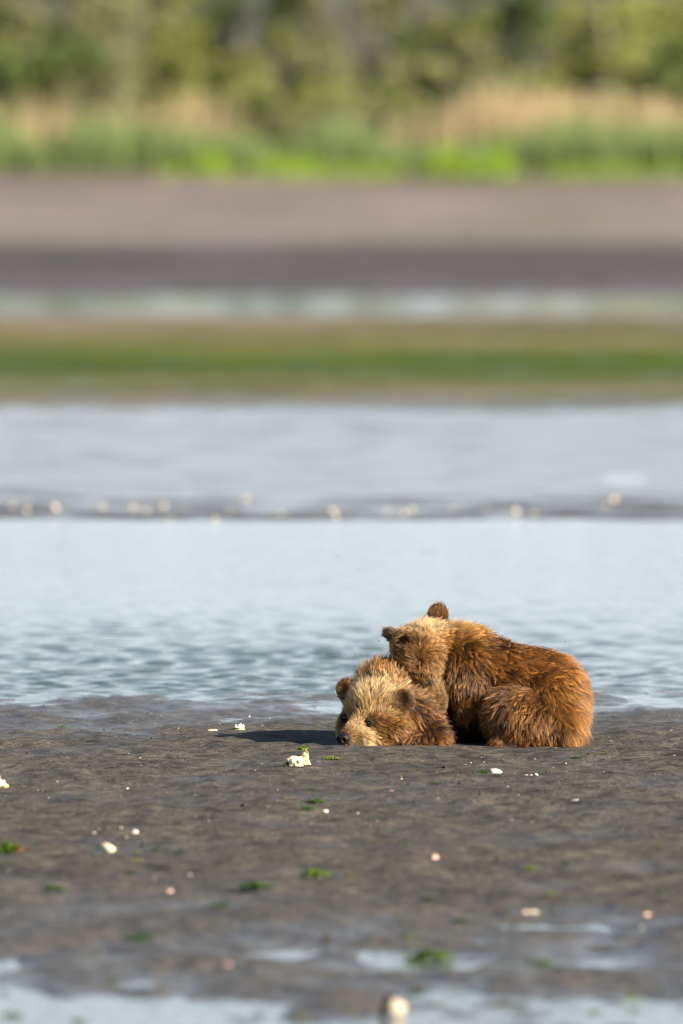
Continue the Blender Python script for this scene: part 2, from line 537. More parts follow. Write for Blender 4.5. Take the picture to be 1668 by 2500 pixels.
def plant(name, crown, trunk, leaf_mat, bark_mat, x, y, sc, rz, label, cat, group):
    t = empty(name, (x, y, float(ground_h(x, y))), rz)
    t.scale = (sc * random.uniform(.9, 1.12), sc * random.uniform(.9, 1.12), sc)
    tag(t, label, cat, group)
    for nm, me, mt in (('crown', crown, leaf_mat), ('trunk', trunk, bark_mat)):
        ob = bpy.data.objects.new(nm, me); COL.objects.link(ob); ob.parent = t
        if not me.materials:
            me.materials.append(mt)
        ob.material_slots[0].link = 'OBJECT'
        ob.material_slots[0].material = mt
    return t

SHR = [make_woody(60 + k, 2.1, 1.05, 16, 2600, .085, 7, .1) for k in range(4)]
TRE = [make_woody(80 + k, 4.6, 1.5, 20, 2600, .11, 3, 1.1) for k in range(3)]
SHRUB_LABEL = {'olive': 'olive green leafy shrub', 'grey': 'pale grey-green willow shrub', 'dark': 'dark green shrub'}
ROW_WORD = ('low ', 'middling ', 'tall ')
ROW_PLACE = (' directly behind the tan seed grass', ' in the middle of the far thicket', ' at the back of the far thicket, before the trees')
ROW_GROUP = ('front of the thicket', 'middle of the thicket', 'back of the thicket')
KMAT = {'olive': M_OLIVE, 'grey': M_GREYL, 'dark': M_DARKL}
rr = random.Random(3)
# (photo x of the middle, distance, height factor, kind)
rows = [(268.5, .70, 300), (273.0, 1.05, 330), (279.0, 1.42, 360)]
for ri, (d0, sc0, step) in enumerate(rows):
    px = -4200 + ri * 110
    while px < 5800:
        d = d0 + rr.uniform(-1.2, 1.2)
        kind = rr.choice(['olive', 'olive', 'olive', 'grey', 'grey', 'dark'] if ri else ['olive', 'grey', 'dark', 'olive'])
        sc = sc0 * rr.uniform(.82, 1.14)
        if ri == 2 and 250 < px < 900:
            sc *= .86
        k = rr.randrange(4)
        plant('willow_shrub', SHR[k][0], SHR[k][1], KMAT[kind], M_BARK, px_x(px, d), d, sc, rr.uniform(0, 6.28), ROW_WORD[ri] + SHRUB_LABEL[kind] + ROW_PLACE[ri], 'shrub', kind + ' shrubs, ' + ROW_GROUP[ri])
        px += step * rr.uniform(.42, .72) * (1 if -700 < px < 2300 else 1.7)
for px, d, sc in ((690, 266.5, .52), (770, 265.6, .50), (850, 266.2, .56), (925, 266.8, .60), (610, 267.4, .60), (985, 267.5, .62)):
    k = rr.randrange(4)
    plant('willow_shrub', SHR[k][0], SHR[k][1], M_GREYL, M_BARK, px_x(px, d), d, sc, rr.uniform(0, 6.28), 'low pale willow shrub growing forward between the two tan grass stands', 'shrub', 'low willows between the tan stands')
# taller trees at the back, dark between the trunks
px = -4000
while px < 5600:
    d = 292 + rr.uniform(-3, 4)
    k = rr.randrange(3)
    kind = rr.choice(['dark', 'dark', 'olive', 'grey'])
    plant('alder_tree', TRE[k][0], TRE[k][1], KMAT[kind], M_BARK, px_x(px, d), d, rr.uniform(.92, 1.1), rr.uniform(0, 6.28),
          {'dark': 'dark alder tree standing behind the thicket', 'olive': 'olive green alder tree standing behind the thicket', 'grey': 'greyish alder tree standing behind the thicket'}[kind], 'tree', kind + ' trees behind the thicket')
    px += rr.uniform(170, 300) * (1 if -700 < px < 2300 else 1.6)
plant('birch_tree', TRE[1][0], TRE[1][1], M_GREYL, M_PALEBARK, px_x(1525, 288.5), 288.5, 1.0, .4, 'tree with a pale whitish trunk rising behind the thicket', 'tree', None)

# wooded rise closing the view behind the trees
hx = np.linspace(-260, 260, 180); hy = np.linspace(300, 420, 40)
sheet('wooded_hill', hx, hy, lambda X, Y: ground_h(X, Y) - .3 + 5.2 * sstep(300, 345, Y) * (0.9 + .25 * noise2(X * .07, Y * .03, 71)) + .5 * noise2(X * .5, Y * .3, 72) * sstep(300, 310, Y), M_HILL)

# ------------------------------------------------------------------ bear cubs
# local frame of the huddle: X right, Y away from the camera, Z up, metres, origin at the front left foot of the huddle.
# zx, zy: positions in an enlarged view of the photograph (1342 px to the metre, ground at row 870); the depth Y is judged from anatomy
def P(zx, zy, Y):
    return np.array([zx / 1342.0, Y, (870 - zy) / 1342.0 - 0.052 * Y])

class Prim:
    def __init__(s, kind, a, b, r, hair=0.03, col='brown', anchor=None, lift=0.35, clump=0.5, down=0.25, sub=False):
        s.kind, s.a, s.b, s.r = kind, np.asarray(a, float), b, r
        s.hair, s.col, s.anchor, s.lift, s.clump, s.down, s.sub = hair, col, anchor, lift, clump, down, sub
    def d(s, p):
        if s.kind == 'cone':
            a, b = s.a, np.asarray(s.b, float); ra, rb = s.r
            ab = b - a
            t = np.clip(((p - a) @ ab) / (ab @ ab), 0, 1)
            return np.linalg.norm(p - (a + t[..., None] * ab), axis=-1) - (ra + (rb - ra) * t)
        q = p - s.a
        if s.b is not None:                      # rotated ellipsoid: rows of b are its axes
            q = q @ np.asarray(s.b, float).T
        r = np.asarray(s.r, float)
        k0 = np.linalg.norm(q / r, axis=-1); k1 = np.linalg.norm(q / (r * r), axis=-1) + 1e-9
        return np.where(k0 < 1e-6, -r.min(), k0 * (k0 - 1) / k1)

def E(c, r, **kw): return Prim('ell', c, kw.pop('rot', None), r, **kw)
def Cn(a, b, ra, rb, **kw): return Prim('cone', a, b, (ra, rb), **kw)

def frame(fwd, up):
    """rows: side, fwd, up"""
    f = np.asarray(fwd, float); f /= np.linalg.norm(f)
    s = np.cross(f, up); s /= np.linalg.norm(s)
    return np.stack([s, f, np.cross(s, f)])

def sdf(prims, p, k=0.022):
    acc = np.zeros(p.shape[:-1])
    for q in prims:
        if not q.sub:
            acc += np.exp(-np.clip(q.d(p) / k, -60, 60))
    d = -k * np.log(acc + 1e-30)
    for q in prims:
        if q.sub:
            d = np.maximum(d, -q.d(p))
    return np.maximum(d, 0.004 - p[..., 2])      # the ground presses the belly flat

def surface_nets(fn, lo, hi, res):
    n = np.ceil((np.asarray(hi) - lo) / res).astype(int) + 1
    ax = [lo[i] + res * np.arange(n[i]) for i in range(3)]
    G = np.empty(n)
    for i in range(0, n[0], 24):
        X, Y, Z = np.meshgrid(ax[0][i:i + 24], ax[1], ax[2], indexing='ij')
        G[i:i + 24] = fn(np.stack([X, Y, Z], -1))
    ins = G < 0
    cnt = np.zeros(n - 1, int); acc = np.zeros(tuple(n - 1) + (3,))
    def corner(A, o): return A[o[0]:o[0] + n[0] - 1, o[1]:o[1] + n[1] - 1, o[2]:o[2] + n[2] - 1]
    offs = [(i, j, k) for i in (0, 1) for j in (0, 1) for k in (0, 1)]
    for a in offs:
        for b in offs:
            if sum(b) == sum(a) + 1 and all(b[i] >= a[i] for i in range(3)):
                ga, gb = corner(G, a), corner(G, b)
                m = (ga < 0) != (gb < 0)
                t = np.where(m, ga / np.where(m, ga - gb, 1), 0)
                for i in range(3):
                    acc[..., i] += np.where(m, a[i] + t * (b[i] - a[i]), 0)
                cnt += m
    act = cnt > 0
    idx = -np.ones(n - 1, int); idx[act] = np.arange(act.sum())
    V = acc[act] / cnt[act][:, None]
    ijk = np.argwhere(act)
    V = np.asarray(lo) + (ijk + V) * res
    Q = []
    for axis in range(3):
        u, v = (axis + 1) % 3, (axis + 2) % 3
        sl0 = [slice(None)] * 3; sl1 = [slice(None)] * 3
        sl0[axis] = slice(0, n[axis] - 1); sl1[axis] = slice(1, n[axis])
        A, B = ins[tuple(sl0)], ins[tuple(sl1)]
        e = np.argwhere(A != B)
        ok = (e[:, u] > 0) & (e[:, v] > 0) & (e[:, u] < n[u] - 1) & (e[:, v] < n[v] - 1)
        e = e[ok]
        flip = A[tuple(e.T)]
        def cell(du, dv):
            c = e.copy(); c[:, u] -= du; c[:, v] -= dv
            return idx[tuple(c.T)]
        q = np.stack([cell(1, 1), cell(0, 1), cell(0, 0), cell(1, 0)], -1)
        q[~flip] = q[~flip][:, ::-1]
        Q.append(q)
    return V, np.concatenate(Q)

def trace(prims, x, z, y0=-0.5, k=0.022):
    """first hit on the body of a line going away from the camera"""
    y = y0
    for _ in range(80):
        d = float(sdf(prims, np.array([[x, y, z]]), k)[0])
        y += max(d * 0.8, 0.0004)
        if d < 0.0005:
            break
    return np.array([x, y, z])

# tints: (root, tip) linear albedo
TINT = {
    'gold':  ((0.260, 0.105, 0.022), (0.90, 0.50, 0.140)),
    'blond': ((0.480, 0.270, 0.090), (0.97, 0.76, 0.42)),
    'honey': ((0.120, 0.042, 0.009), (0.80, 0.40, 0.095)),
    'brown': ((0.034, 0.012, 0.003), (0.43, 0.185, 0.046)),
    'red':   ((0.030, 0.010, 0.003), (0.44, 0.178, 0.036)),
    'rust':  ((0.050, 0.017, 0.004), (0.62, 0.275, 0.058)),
    'dark':  ((0.014, 0.007, 0.004), (0.060, 0.028, 0.012)),  # for parts inside the dark gap, deep shade put into the tint
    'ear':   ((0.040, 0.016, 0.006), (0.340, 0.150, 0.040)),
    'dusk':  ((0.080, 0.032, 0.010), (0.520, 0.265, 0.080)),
}

def fur_material():
    m, nt, b = new_mat('bear_fur')
    at = N(nt, 'ShaderNodeAttribute'); at.attribute_name = 'fur_col'
    nt.links.new(at.outputs['Color'], b.inputs['Base Color'])
    b.inputs['Roughness'].default_value = 0.42
    b.inputs['Specular IOR Level'].default_value = 0.45
    hb = N(nt, 'ShaderNodeBsdfHairPrincipled')
    hb.model = 'CHIANG'
    hb.parametrization = 'COLOR'
    nt.links.new(at.outputs['Color'], hb.inputs['Color'])
    hb.inputs['Roughness'].default_value = 0.38
    hb.inputs['Radial Roughness'].default_value = 0.55
    ms = N(nt, 'ShaderNodeMixShader'); ms.inputs[0].default_value = 0.38
    nt.links.new(b.outputs[0], ms.inputs[1]); nt.links.new(hb.outputs[0], ms.inputs[2])
    nt.links.new(ms.outputs[0], nt.nodes['Material Output'].inputs[0])
    return m

M_FUR = fur_material()
M_SKIN = plain('bear_skin', (0.050, 0.024, 0.010), 0.9, 0.4, 60, 0.1)
M_NOSE = plain('nose_leather', (0.0075, 0.0065, 0.0065), 0.48, 0.4, 200, 0.35, 0.5)
M_EYE = plain('eye_wet', (0.012, 0.007, 0.004), 0.06, 0.1, 30, 0.6)
M_LID = plain('eye_lid', (0.016, 0.010, 0.007), 0.6, 0.3, 120, 0.3)

def grow_fur(name, parent, prims, V, Q, count, seed, bald=(), darken=(), lighten=(), tintfn=None, k=0.022):
    r = np.random.default_rng(seed)
    T = np.concatenate([Q[:, [0, 1, 2]], Q[:, [0, 2, 3]]])
    A, B, C = V[T[:, 0]], V[T[:, 1]], V[T[:, 2]]
    area = np.linalg.norm(np.cross(B - A, C - A), axis=1) / 2
    cen = (A + B + C) / 3
    area = area * np.where(cen[:, 2] < 0.012, 0.0, 1.0)
    area = area * np.where(cen[:, 1] > 0.75, 0.5, 1.0)
    t = r.choice(len(T), count, p=area / area.sum())
    u = np.sqrt(r.random(count)); v = r.random(count)
    R = A[t] * (1 - u)[:, None] + B[t] * (u * (1 - v))[:, None] + C[t] * (u * v)[:, None]
    eps = 0.004
    def nrm(p):
        g = np.stack([sdf(prims, p + np.eye(3)[i] * eps, k) - sdf(prims, p - np.eye(3)[i] * eps, k) for i in range(3)], -1)
        return g / (np.linalg.norm(g, axis=1)[:, None] + 1e-9)
    n = nrm(R)
    pos = [q for q in prims if not q.sub]
    W = np.stack([np.exp(-np.clip(q.d(R), -0.05, 0.5) / 0.014) for q in pos], -1)
    W /= W.sum(1)[:, None]
    def blend(f): return W @ np.array([f(q) for q in pos], float)
    L = blend(lambda q: q.hair); lift = blend(lambda q: q.lift); clump = blend(lambda q: q.clump); down = blend(lambda q: q.down)
    c0 = blend(lambda q: TINT[q.col][0]); c1 = blend(lambda q: TINT[q.col][1])
    flow = np.zeros_like(R)
    for i, q in enumerate(pos):
        f = R - np.asarray(q.anchor) if q.anchor is not None else np.tile([0.4, 0.2, -0.6], (count, 1))
        f = f / (np.linalg.norm(f, axis=1)[:, None] + 1e-6)
        flow += W[:, i:i + 1] * f
    flow[:, 2] -= down
    flow -= n * np.sum(flow * n, 1)[:, None]
    flow /= np.linalg.norm(flow, axis=1)[:, None] + 1e-6
    side = np.cross(n, flow)
    def n3(p, s, seed_):
        return (noise2(p[:, 0] * s + p[:, 1] * s * .6, p[:, 2] * s - p[:, 1] * s * .7, seed_) + noise2(p[:, 1] * s + 5, p[:, 0] * s * .8 + p[:, 2] * s * .5, seed_ + 1)) * .6
    # broad partings and swirls in the coat
    sw = n3(R, 9.0, seed) * 0.55 + n3(R, 24.0, seed + 3) * 0.35
    flow2 = flow * np.cos(sw)[:, None] + side * np.sin(sw)[:, None]
    L = L * (0.85 + 0.30 * n3(R, 16, seed + 5)) * r.uniform(.72, 1.15, count)
    lift = lift * (1 + 0.35 * n3(R, 13, seed + 7))
    ng = max(50, count // 18)                    # the first ng strands guide the locks
    isg = np.arange(count) < ng
    guard = np.arange(count) > count * 0.90
    L = np.where(isg, L * np.exp(np.clip(r.normal(0, .24, count), -.5, .34)), L)
    lift = np.where(isg, lift + np.clip(r.normal(0, .14, count), -.25, .25), lift)
    L = np.where(guard, L * 1.5, L)
    lift = np.where(guard, lift + .22, lift)
    clump = np.where(guard, clump * .35, clump)
    for c, rad, f in bald:
        d = np.linalg.norm(R - c, axis=1)
        L *= np.clip((d - rad * .7) / (rad * f), 0.0, 1)
    K = 7
    s = np.linspace(0, 1, K)[None, :, None]
    ang = r.normal(0, .20, count) * np.where(isg, 1.7, 1.0); jit = r.normal(0, .10, count)
    f3 = flow2 * np.cos(ang)[:, None] + side * np.sin(ang)[:, None]
    a0 = np.clip(lift + jit, .08, 1.2)
    D0 = n * a0[:, None] + f3 * np.sqrt(np.clip(1 - np.clip(a0, 0, .98) ** 2, .04, 1))[:, None]
    bend = f3 * 0.35 - n * 0.22 * np.clip(a0, 0, 1)[:, None] + np.array([0, 0, -.12])
    pts = R[:, None, :] + L[:, None, None] * (D0[:, None, :] * s + bend[:, None, :] * s * s * .6)
    wav = np.sin(s * (4 + 3 * r.random((count, 1, 1))) + r.uniform(0, 6.28, (count, 1, 1))) * s
    pts = pts + wav * (L * r.normal(0, .06, count))[:, None, None] * side[:, None, :]
    # locks: strands lean to the nearest guide strand
    kd = kdtree.KDTree(ng)
    for i in range(ng):
        kd.insert(Vector(R[i]), i)
    kd.balance()
    gi = np.empty(count, int)
    for i in range(count):
        gi[i] = kd.find(Vector(R[i]))[1]
    gang = r.normal(0, .22, count)
    cw = (np.clip(clump[:, None, None] * (0.98 + .25 * n3(R, 30, seed + 9))[:, None, None], 0, .96)) * s ** 1.15
    target = pts[gi] + (R - R[gi])[:, None, :] * (1 - s) * 1.0
    wavg = np.sin(s * 5.5 + (gi % 97)[:, None, None]) * s * (L * .10 * clump)[:, None, None] * side[gi][:, None, :]
    pts = pts * (1 - cw) + target * cw + wavg
    pts[..., 2] = np.maximum(pts[..., 2], 0.003)
    # colour: paler tips, lock-to-lock variation, hand-placed dark areas, pale fur and painted highlights
    lock = np.clip(r.normal(0, 1, count), -1.8, 1.5)[gi]
    tone = 1 + 0.50 * lock * np.clip(clump / .75, .3, 1.1) + 0.36 * n3(R, 20, seed + 11) + r.normal(0, .10, count)
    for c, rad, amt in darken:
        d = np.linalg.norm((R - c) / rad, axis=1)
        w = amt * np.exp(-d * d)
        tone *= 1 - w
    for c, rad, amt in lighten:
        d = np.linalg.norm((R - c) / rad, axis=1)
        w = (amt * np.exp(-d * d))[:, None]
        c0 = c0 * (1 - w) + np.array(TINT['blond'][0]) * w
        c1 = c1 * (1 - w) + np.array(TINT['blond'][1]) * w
    tone = np.where(r.random(count) < .30, tone * .38, tone)
    tone = np.clip(tone, .08, 1.7)
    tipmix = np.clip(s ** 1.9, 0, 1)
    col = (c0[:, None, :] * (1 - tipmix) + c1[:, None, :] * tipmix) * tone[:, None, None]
    hot = (r.random(count) < .16)[:, None, None]
    col = np.where(hot, col * 1.4, col)
    col = np.clip(col, 0.004, .92)
    keep = L > 0.003
    pts, col, L = pts[keep], col[keep], L[keep]
    m = len(pts)
    hc = bpy.data.hair_curves.new(name)
    hc.add_curves([K] * m)
    hc.attributes['position'].data.foreach_set('vector', pts.astype(np.float32).ravel())
    ra = hc.attributes.get('radius') or hc.attributes.new('radius', 'FLOAT', 'POINT')
    rad = (0.00072 * (1 - s[0, :, 0] ** 1.6 * .86))[None, :] * np.clip(L / .03, .55, 1.25)[:, None] * np.random.default_rng(1).uniform(.7, 1.25, m)[:, None]
    ra.data.foreach_set('value', rad.astype(np.float32).ravel())
    ca = hc.attributes.new('fur_col', 'FLOAT_COLOR', 'POINT')
    rgba = np.concatenate([col, np.ones(col.shape[:2] + (1,))], -1).astype(np.float32)
    ca.data.foreach_set('color', rgba.ravel())
    hc.materials.append(M_FUR)
    o = bpy.data.objects.new(name, hc)
    COL.objects.link(o)
    o.parent = parent
    return o

def blob(name, fn, lo, hi, res, mat, parent):
    V, Q = surface_nets(fn, np.asarray(lo, float), np.asarray(hi, float), res)
    return link(name, np_mesh(name, V, Q), mat, parent)

def eye_part(parent, c, face, r=0.0105, lid=True):
    """dark wet eyeball with lids round it; face: direction the eye looks"""
    f = Vector(face).normalized()
    F = np.array(frame(np.array(f), np.array([0, 0, 1.0])))      # side, fwd, up
    def fn(p): return np.linalg.norm(p - c, axis=-1) - r
    e = blob('eye', fn, c - r * 1.3, c + r * 1.3, r / 7, M_EYE, parent)
    def lidf(p):
        q = (p - c) @ F.T
        shell = np.abs(np.linalg.norm(q * np.array([.86, 1, 1]), axis=-1) - r * 1.16) - r * .17
        slit = np.sqrt((q[..., 0] / (r * 1.05)) ** 2 + (q[..., 2] / (r * .62)) ** 2) - 1
        return np.maximum(shell, np.where(q[..., 1] > 0, -slit * r * .6, -1))
    blob('eyelid', lidf, c - r * 1.8, c + r * 1.8, r / 6, M_LID, e)
    return e

def nose_part(parent, c, fwd, up, w=0.025):
    F = frame(fwd, np.asarray(up, float))
    def fn(p):
        q = (p - c) @ F.T
        x, y, z = q[..., 0], q[..., 1], q[..., 2]
        d = (np.sqrt((x / w) ** 2 + (y / (w * .75)) ** 2 + (z / (w * .80)) ** 2) - 1) * w * .75
        d = -0.004 * np.log(np.exp(-d / .004) + np.exp(-((np.sqrt((x / (w * .42)) ** 2 + ((y + w * .1) / (w * .6)) ** 2 + ((z + w * .75) / (w * .55)) ** 2) - 1) * w * .42) / .004))
        for sx in (-1, 1):
            hole = np.sqrt(((x - sx * w * .44) / (w * .30)) ** 2 + ((y - w * .66) / (w * .50)) ** 2 + ((z + w * .12) / (w * .36)) ** 2) - 1
            d = np.maximum(d, -hole * w * .30)
        return d
    return blob('nose', fn, c - w * 1.7, c + w * 1.7, w / 13, M_NOSE, parent)

GZ = float(base_level(BEAR_X0 + .5, BEAR_Y + .3)) - 0.006
def cub(name, label, prims, res, lo, hi, k=0.022):
    root = empty(name, (BEAR_X0, BEAR_Y, GZ))
    tag(root, label, 'bear cub', 'brown bear cubs huddled on the mud')
    V, Q = surface_nets(lambda p: sdf(prims, p, k), np.array(lo, float), np.array(hi, float), res)
    body = link('body', np_mesh('body', V, Q), M_SKIN, root)
    return root, V, Q

def ear_prims(c, out, face, r, col='ear', thick=0.022, hair=.016, inner='dark', anchor_back=None):
    """a round cupped ear: disc standing along `out`, opening towards `face`"""
    out = np.asarray(out, float); out = out / np.linalg.norm(out)
    face = np.asarray(face, float); face = face - out * (face @ out); face = face / np.linalg.norm(face)
    s = np.cross(out, face)
    rot = np.stack([s, face, out])
    root = c - out * r * 1.2
    return [E(c, (r, thick, r * 1.08), rot=rot, hair=hair, col=col, anchor=root, lift=.30, clump=.35, down=0),
            E(c + face * thick * 1.25 + out * r * .02, (r * .72, thick * 1.05, r * .80), rot=rot, sub=True)]

# ---- cub one: head laid on the mud, facing the camera's left
fA = np.array([-.47, -.86, -.20])
mA = P(146, 806, .024)
nA = mA + fA * .029 + np.array([0, 0, .003])
headA = P(300, 658, .215)
eR = (268, 726); eL = (140, 702)
A_prims = [
    E(headA, (.116, .112, .106), hair=.021, col='gold', anchor=P(170, 730, .02), lift=.46, clump=.40, down=-.05),
    E(P(300, 600, .20), (.092, .085, .068), hair=.032, col='blond', anchor=P(190, 720, .02), lift=.60, clump=.48, down=-.25),
    E(P(400, 752, .145), (.080, .080, .074), hair=.021, col='honey', anchor=P(200, 770, .0), lift=.40, clump=.42, down=.15),
    E(P(178, 750, .245), (.062, .070, .070), hair=.024, col='dusk', anchor=P(190, 750, .05), lift=.45, clump=.4, down=.15),  # cheek away from the sun, its shade put into a darker tint
    Cn(P(330, 812, .13), P(170, 848, .040), .048, .020, hair=.020, col='gold', anchor=P(130, 815, -.01), lift=.40, clump=.6, down=.2),
    Cn(P(222, 756, .115), mA, .050, .028, hair=.009, col='gold', anchor=P(120, 812, -.02), lift=.22, clump=.25, down=0),
    Cn(P(238, 708, .135), P(175, 772, .055), .034, .020, hair=.009, col='blond', anchor=P(125, 800, -.02), lift=.22, clump=.25, down=0),
    E(P(232, 816, .052), (.044, .042, .034), hair=.018, col='blond', anchor=P(125, 805, -.02), lift=.35, clump=.55, down=.15),
    E(P(330, 700, .10), (.050, .030, .026), hair=.022, col='gold', anchor=P(200, 740, .0), lift=.4, clump=.5),
    # neck, shoulders, back
    E(P(358, 590, .31), (.125, .15, .140), hair=.055, col='rust', anchor=P(250, 720, .05), lift=.55, clump=.70, down=-.15),
    E(P(450, 600, .56), (.16, .28, .135), hair=.045, col='brown', anchor=P(300, 600, .2), lift=.35, clump=.6, down=.2),
    E(P(535, 690, .21), (.088, .10, .108), hair=.050, col='brown', anchor=P(380, 540, .08), lift=.22, clump=.86, down=.22),
    Cn(P(560, 720, .19), P(638, 798, .12), .064, .042, hair=.040, col='brown', anchor=P(430, 600, .10), lift=.18, clump=.88, down=.22),
    Cn(P(644, 808, .115), P(470, 848, .10), .040, .028, hair=.024, col='red', anchor=P(560, 740, .08), lift=.22, clump=.8, down=.3),
    E(P(652, 828, .10), (.028, .033, .030), hair=.026, col='rust', anchor=P(640, 770, .08), lift=.3, clump=.6, down=.4),
    # far foreleg and hind quarters, out of sight behind the head
    Cn(P(290, 760, .42), P(240, 845, .36), .06, .035, hair=.03, col='brown', anchor=P(300, 650, .4), lift=.25, clump=.7),
    E(P(500, 680, .88), (.15, .17, .14), hair=.045, col='brown', anchor=P(450, 600, .6), lift=.3, clump=.6),
]
A_prims += ear_prims(P(452, 600, .115), (.55, .05, .75), (-.28, -.95, .05), .042, hair=.015, thick=.017)
A_prims += ear_prims(P(148, 545, .270), (-.22, .10, .95), (-.10, -1.0, .1), .039, hair=.016, thick=.019)
A_prims.append(E(P(185, 590, .27), (.036, .035, .036), hair=.022, col='gold', anchor=P(200, 700, .1), lift=.5, clump=.5))
rootA, VA, QA = cub('bear_cub', 'golden-faced bear cub with its chin on the mud, looking out left of its fellows', A_prims, 0.0058, (-.02, -.08, -.01), (.66, 1.12, .46), k=0.013)
eyeA1 = trace(A_prims, *P(eR[0], eR[1], .09)[[0, 2]], k=.013); eyeA2 = trace(A_prims, *P(eL[0], eL[1], .14)[[0, 2]], k=.013)
eye_part(rootA, eyeA1 + np.array([0, .000, 0]), (-.15, -.95, .05), .0130)
eye_part(rootA, eyeA2 + np.array([0, .001, 0]), (-.60, -.80, .05), .0130)
nose_part(rootA, nA, fA, (0, 0, 1), .028)
_earA1 = P(447, 612, .10); _earA2 = P(138, 552, .26)
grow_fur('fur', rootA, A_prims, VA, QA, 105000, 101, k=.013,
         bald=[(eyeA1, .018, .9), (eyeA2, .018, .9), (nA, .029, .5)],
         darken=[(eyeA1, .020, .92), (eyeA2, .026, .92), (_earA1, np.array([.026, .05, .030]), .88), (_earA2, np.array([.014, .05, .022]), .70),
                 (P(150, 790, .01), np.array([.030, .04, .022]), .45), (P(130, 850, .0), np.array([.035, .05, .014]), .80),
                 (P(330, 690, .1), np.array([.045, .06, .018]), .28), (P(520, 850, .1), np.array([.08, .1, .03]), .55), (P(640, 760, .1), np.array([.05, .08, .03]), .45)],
         lighten=[(P(290, 570, .13), np.array([.10, .12, .050]), .85), (P(225, 835, .0), np.array([.055, .06, .03]), .8), (P(205, 745, .05), np.array([.022, .06, .045]), .7), (P(350, 640, .1), np.array([.05, .08, .03]), .45), (P(495, 575, .12), np.array([.018, .05, .03]), .45)])  # pale crown and chin fur, plus highlights painted on forehead and bridge

# ---- cub two: lying behind cub one's shoulder, snout hanging down between them
hB = P(528, 325, .32)
B_prims = [
    # torso from shoulder to hip
    Cn(P(830, 430, .36), P(1235, 560, .36), .128, .150, hair=.046, col='red', anchor=P(560, 330, .3), lift=.48, clump=.72, down=.15),
    E(P(1275, 610, .32), (.122, .17, .152), hair=.052, col='rust', anchor=P(900, 330, .25), lift=.38, clump=.76, down=.35),
    # haunch, nearest the camera
    E(P(1128, 700, .195), (.166, .12, .118), hair=.070, col='red', anchor=P(1290, 420, .12), lift=.13, clump=.88, down=.40, rot=frame((0, 1, 0), np.array([.16, 0, 1.]))),
    E(P(1320, 725, .22), (.080, .13, .100), hair=.075, col='rust', anchor=P(1270, 400, .15), lift=.16, clump=.86, down=.55),
    Cn(P(1250, 832, .16), P(985, 836, .135), .036, .030, hair=.045, col='brown', anchor=P(1250, 600, .1), lift=.16, clump=.85, down=.4),
    # shoulder and foreleg, its foot tucked back into the shade
    E(P(805, 455, .295), (.086, .09, .118), hair=.044, col='red', anchor=P(640, 130, .30), lift=.26, clump=.84, down=.45),
    Cn(P(795, 520, .26), P(795, 630, .28), .058, .036, hair=.050, col='brown', anchor=P(770, 330, .2), lift=.14, clump=.9, down=.6),
    Cn(P(790, 650, .34), P(740, 846, .44), .034, .028, hair=.026, col='dark', anchor=P(790, 500, .2), lift=.2, clump=.7),  # tinted near black to deepen the shade in the gap
    Cn(P(1000, 640, .42), P(860, 680, .50), .11, .11, hair=.03, col='dark', anchor=P(900, 450, .2), lift=.2, clump=.7, down=.4),  # belly behind the gap, shade painted in by the same tint
    # neck and head
    Cn(P(810, 345, .37), P(600, 308, .36), .098, .090, hair=.045, col='honey', anchor=P(430, 330, .3), lift=.62, clump=.6, down=-.35),
    E(hB, (.096, .100, .088), hair=.028, col='honey', anchor=P(640, 600, .1), lift=.45, clump=.6, down=-.1),
    E(P(595, 400, .29), (.072, .080, .090), hair=.026, col='dusk', anchor=P(480, 300, .2), lift=.40, clump=.45, down=.2),
    Cn(P(575, 450, .285), P(632, 600, .225), .066, .038, hair=.022, col='honey', anchor=P(660, 680, .17), lift=.35, clump=.5, down=-.3),
    Cn(P(625, 570, .235), P(642, 640, .205), .040, .030, hair=.013, col='dusk', anchor=P(640, 700, .2), lift=.3, clump=.35, down=-.2),
]
B_prims += ear_prims(P(478, 250, .235), (-.62, -.25, .45), (-.30, -.60, -.75), .040, hair=.022, col='dusk')
B_prims += ear_prims(P(392, 245, .37), (-.75, .1, .55), (-.6, -.3, -.6), .028, hair=.018)
rootB, VB, QB = cub('bear_cub', 'reddish-brown bear cub lying curled with its snout hanging over another cub\'s back', B_prims, 0.0066, (.22, -.02, -.01), (1.16, .70, .66), k=0.015)
eyeB = trace(B_prims, *P(604, 522, .17)[[0, 2]], k=.015)
eye_part(rootB, eyeB + np.array([0, .005, 0]), (-.3, -.9, -.4), .0090)
nB = P(632, 668, .192)
nose_part(rootB, nB, (-.25, -.35, -.9), (-.6, -.6, .4), .022)
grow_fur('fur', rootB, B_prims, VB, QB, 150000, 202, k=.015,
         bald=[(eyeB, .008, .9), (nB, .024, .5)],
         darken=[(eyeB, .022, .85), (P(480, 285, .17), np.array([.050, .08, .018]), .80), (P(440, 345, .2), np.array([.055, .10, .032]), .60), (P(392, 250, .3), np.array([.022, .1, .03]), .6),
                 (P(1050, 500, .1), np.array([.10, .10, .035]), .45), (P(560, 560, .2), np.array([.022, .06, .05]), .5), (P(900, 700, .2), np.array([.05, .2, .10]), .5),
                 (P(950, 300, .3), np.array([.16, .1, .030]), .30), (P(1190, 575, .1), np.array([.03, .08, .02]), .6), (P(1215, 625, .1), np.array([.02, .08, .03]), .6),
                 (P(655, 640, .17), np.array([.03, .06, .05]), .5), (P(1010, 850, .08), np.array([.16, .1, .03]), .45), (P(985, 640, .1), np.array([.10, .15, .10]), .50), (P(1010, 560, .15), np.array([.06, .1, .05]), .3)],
         lighten=[(P(560, 205, .28), np.array([.13, .14, .032]), .80), (P(640, 500, .2), np.array([.035, .1, .05]), .35)])

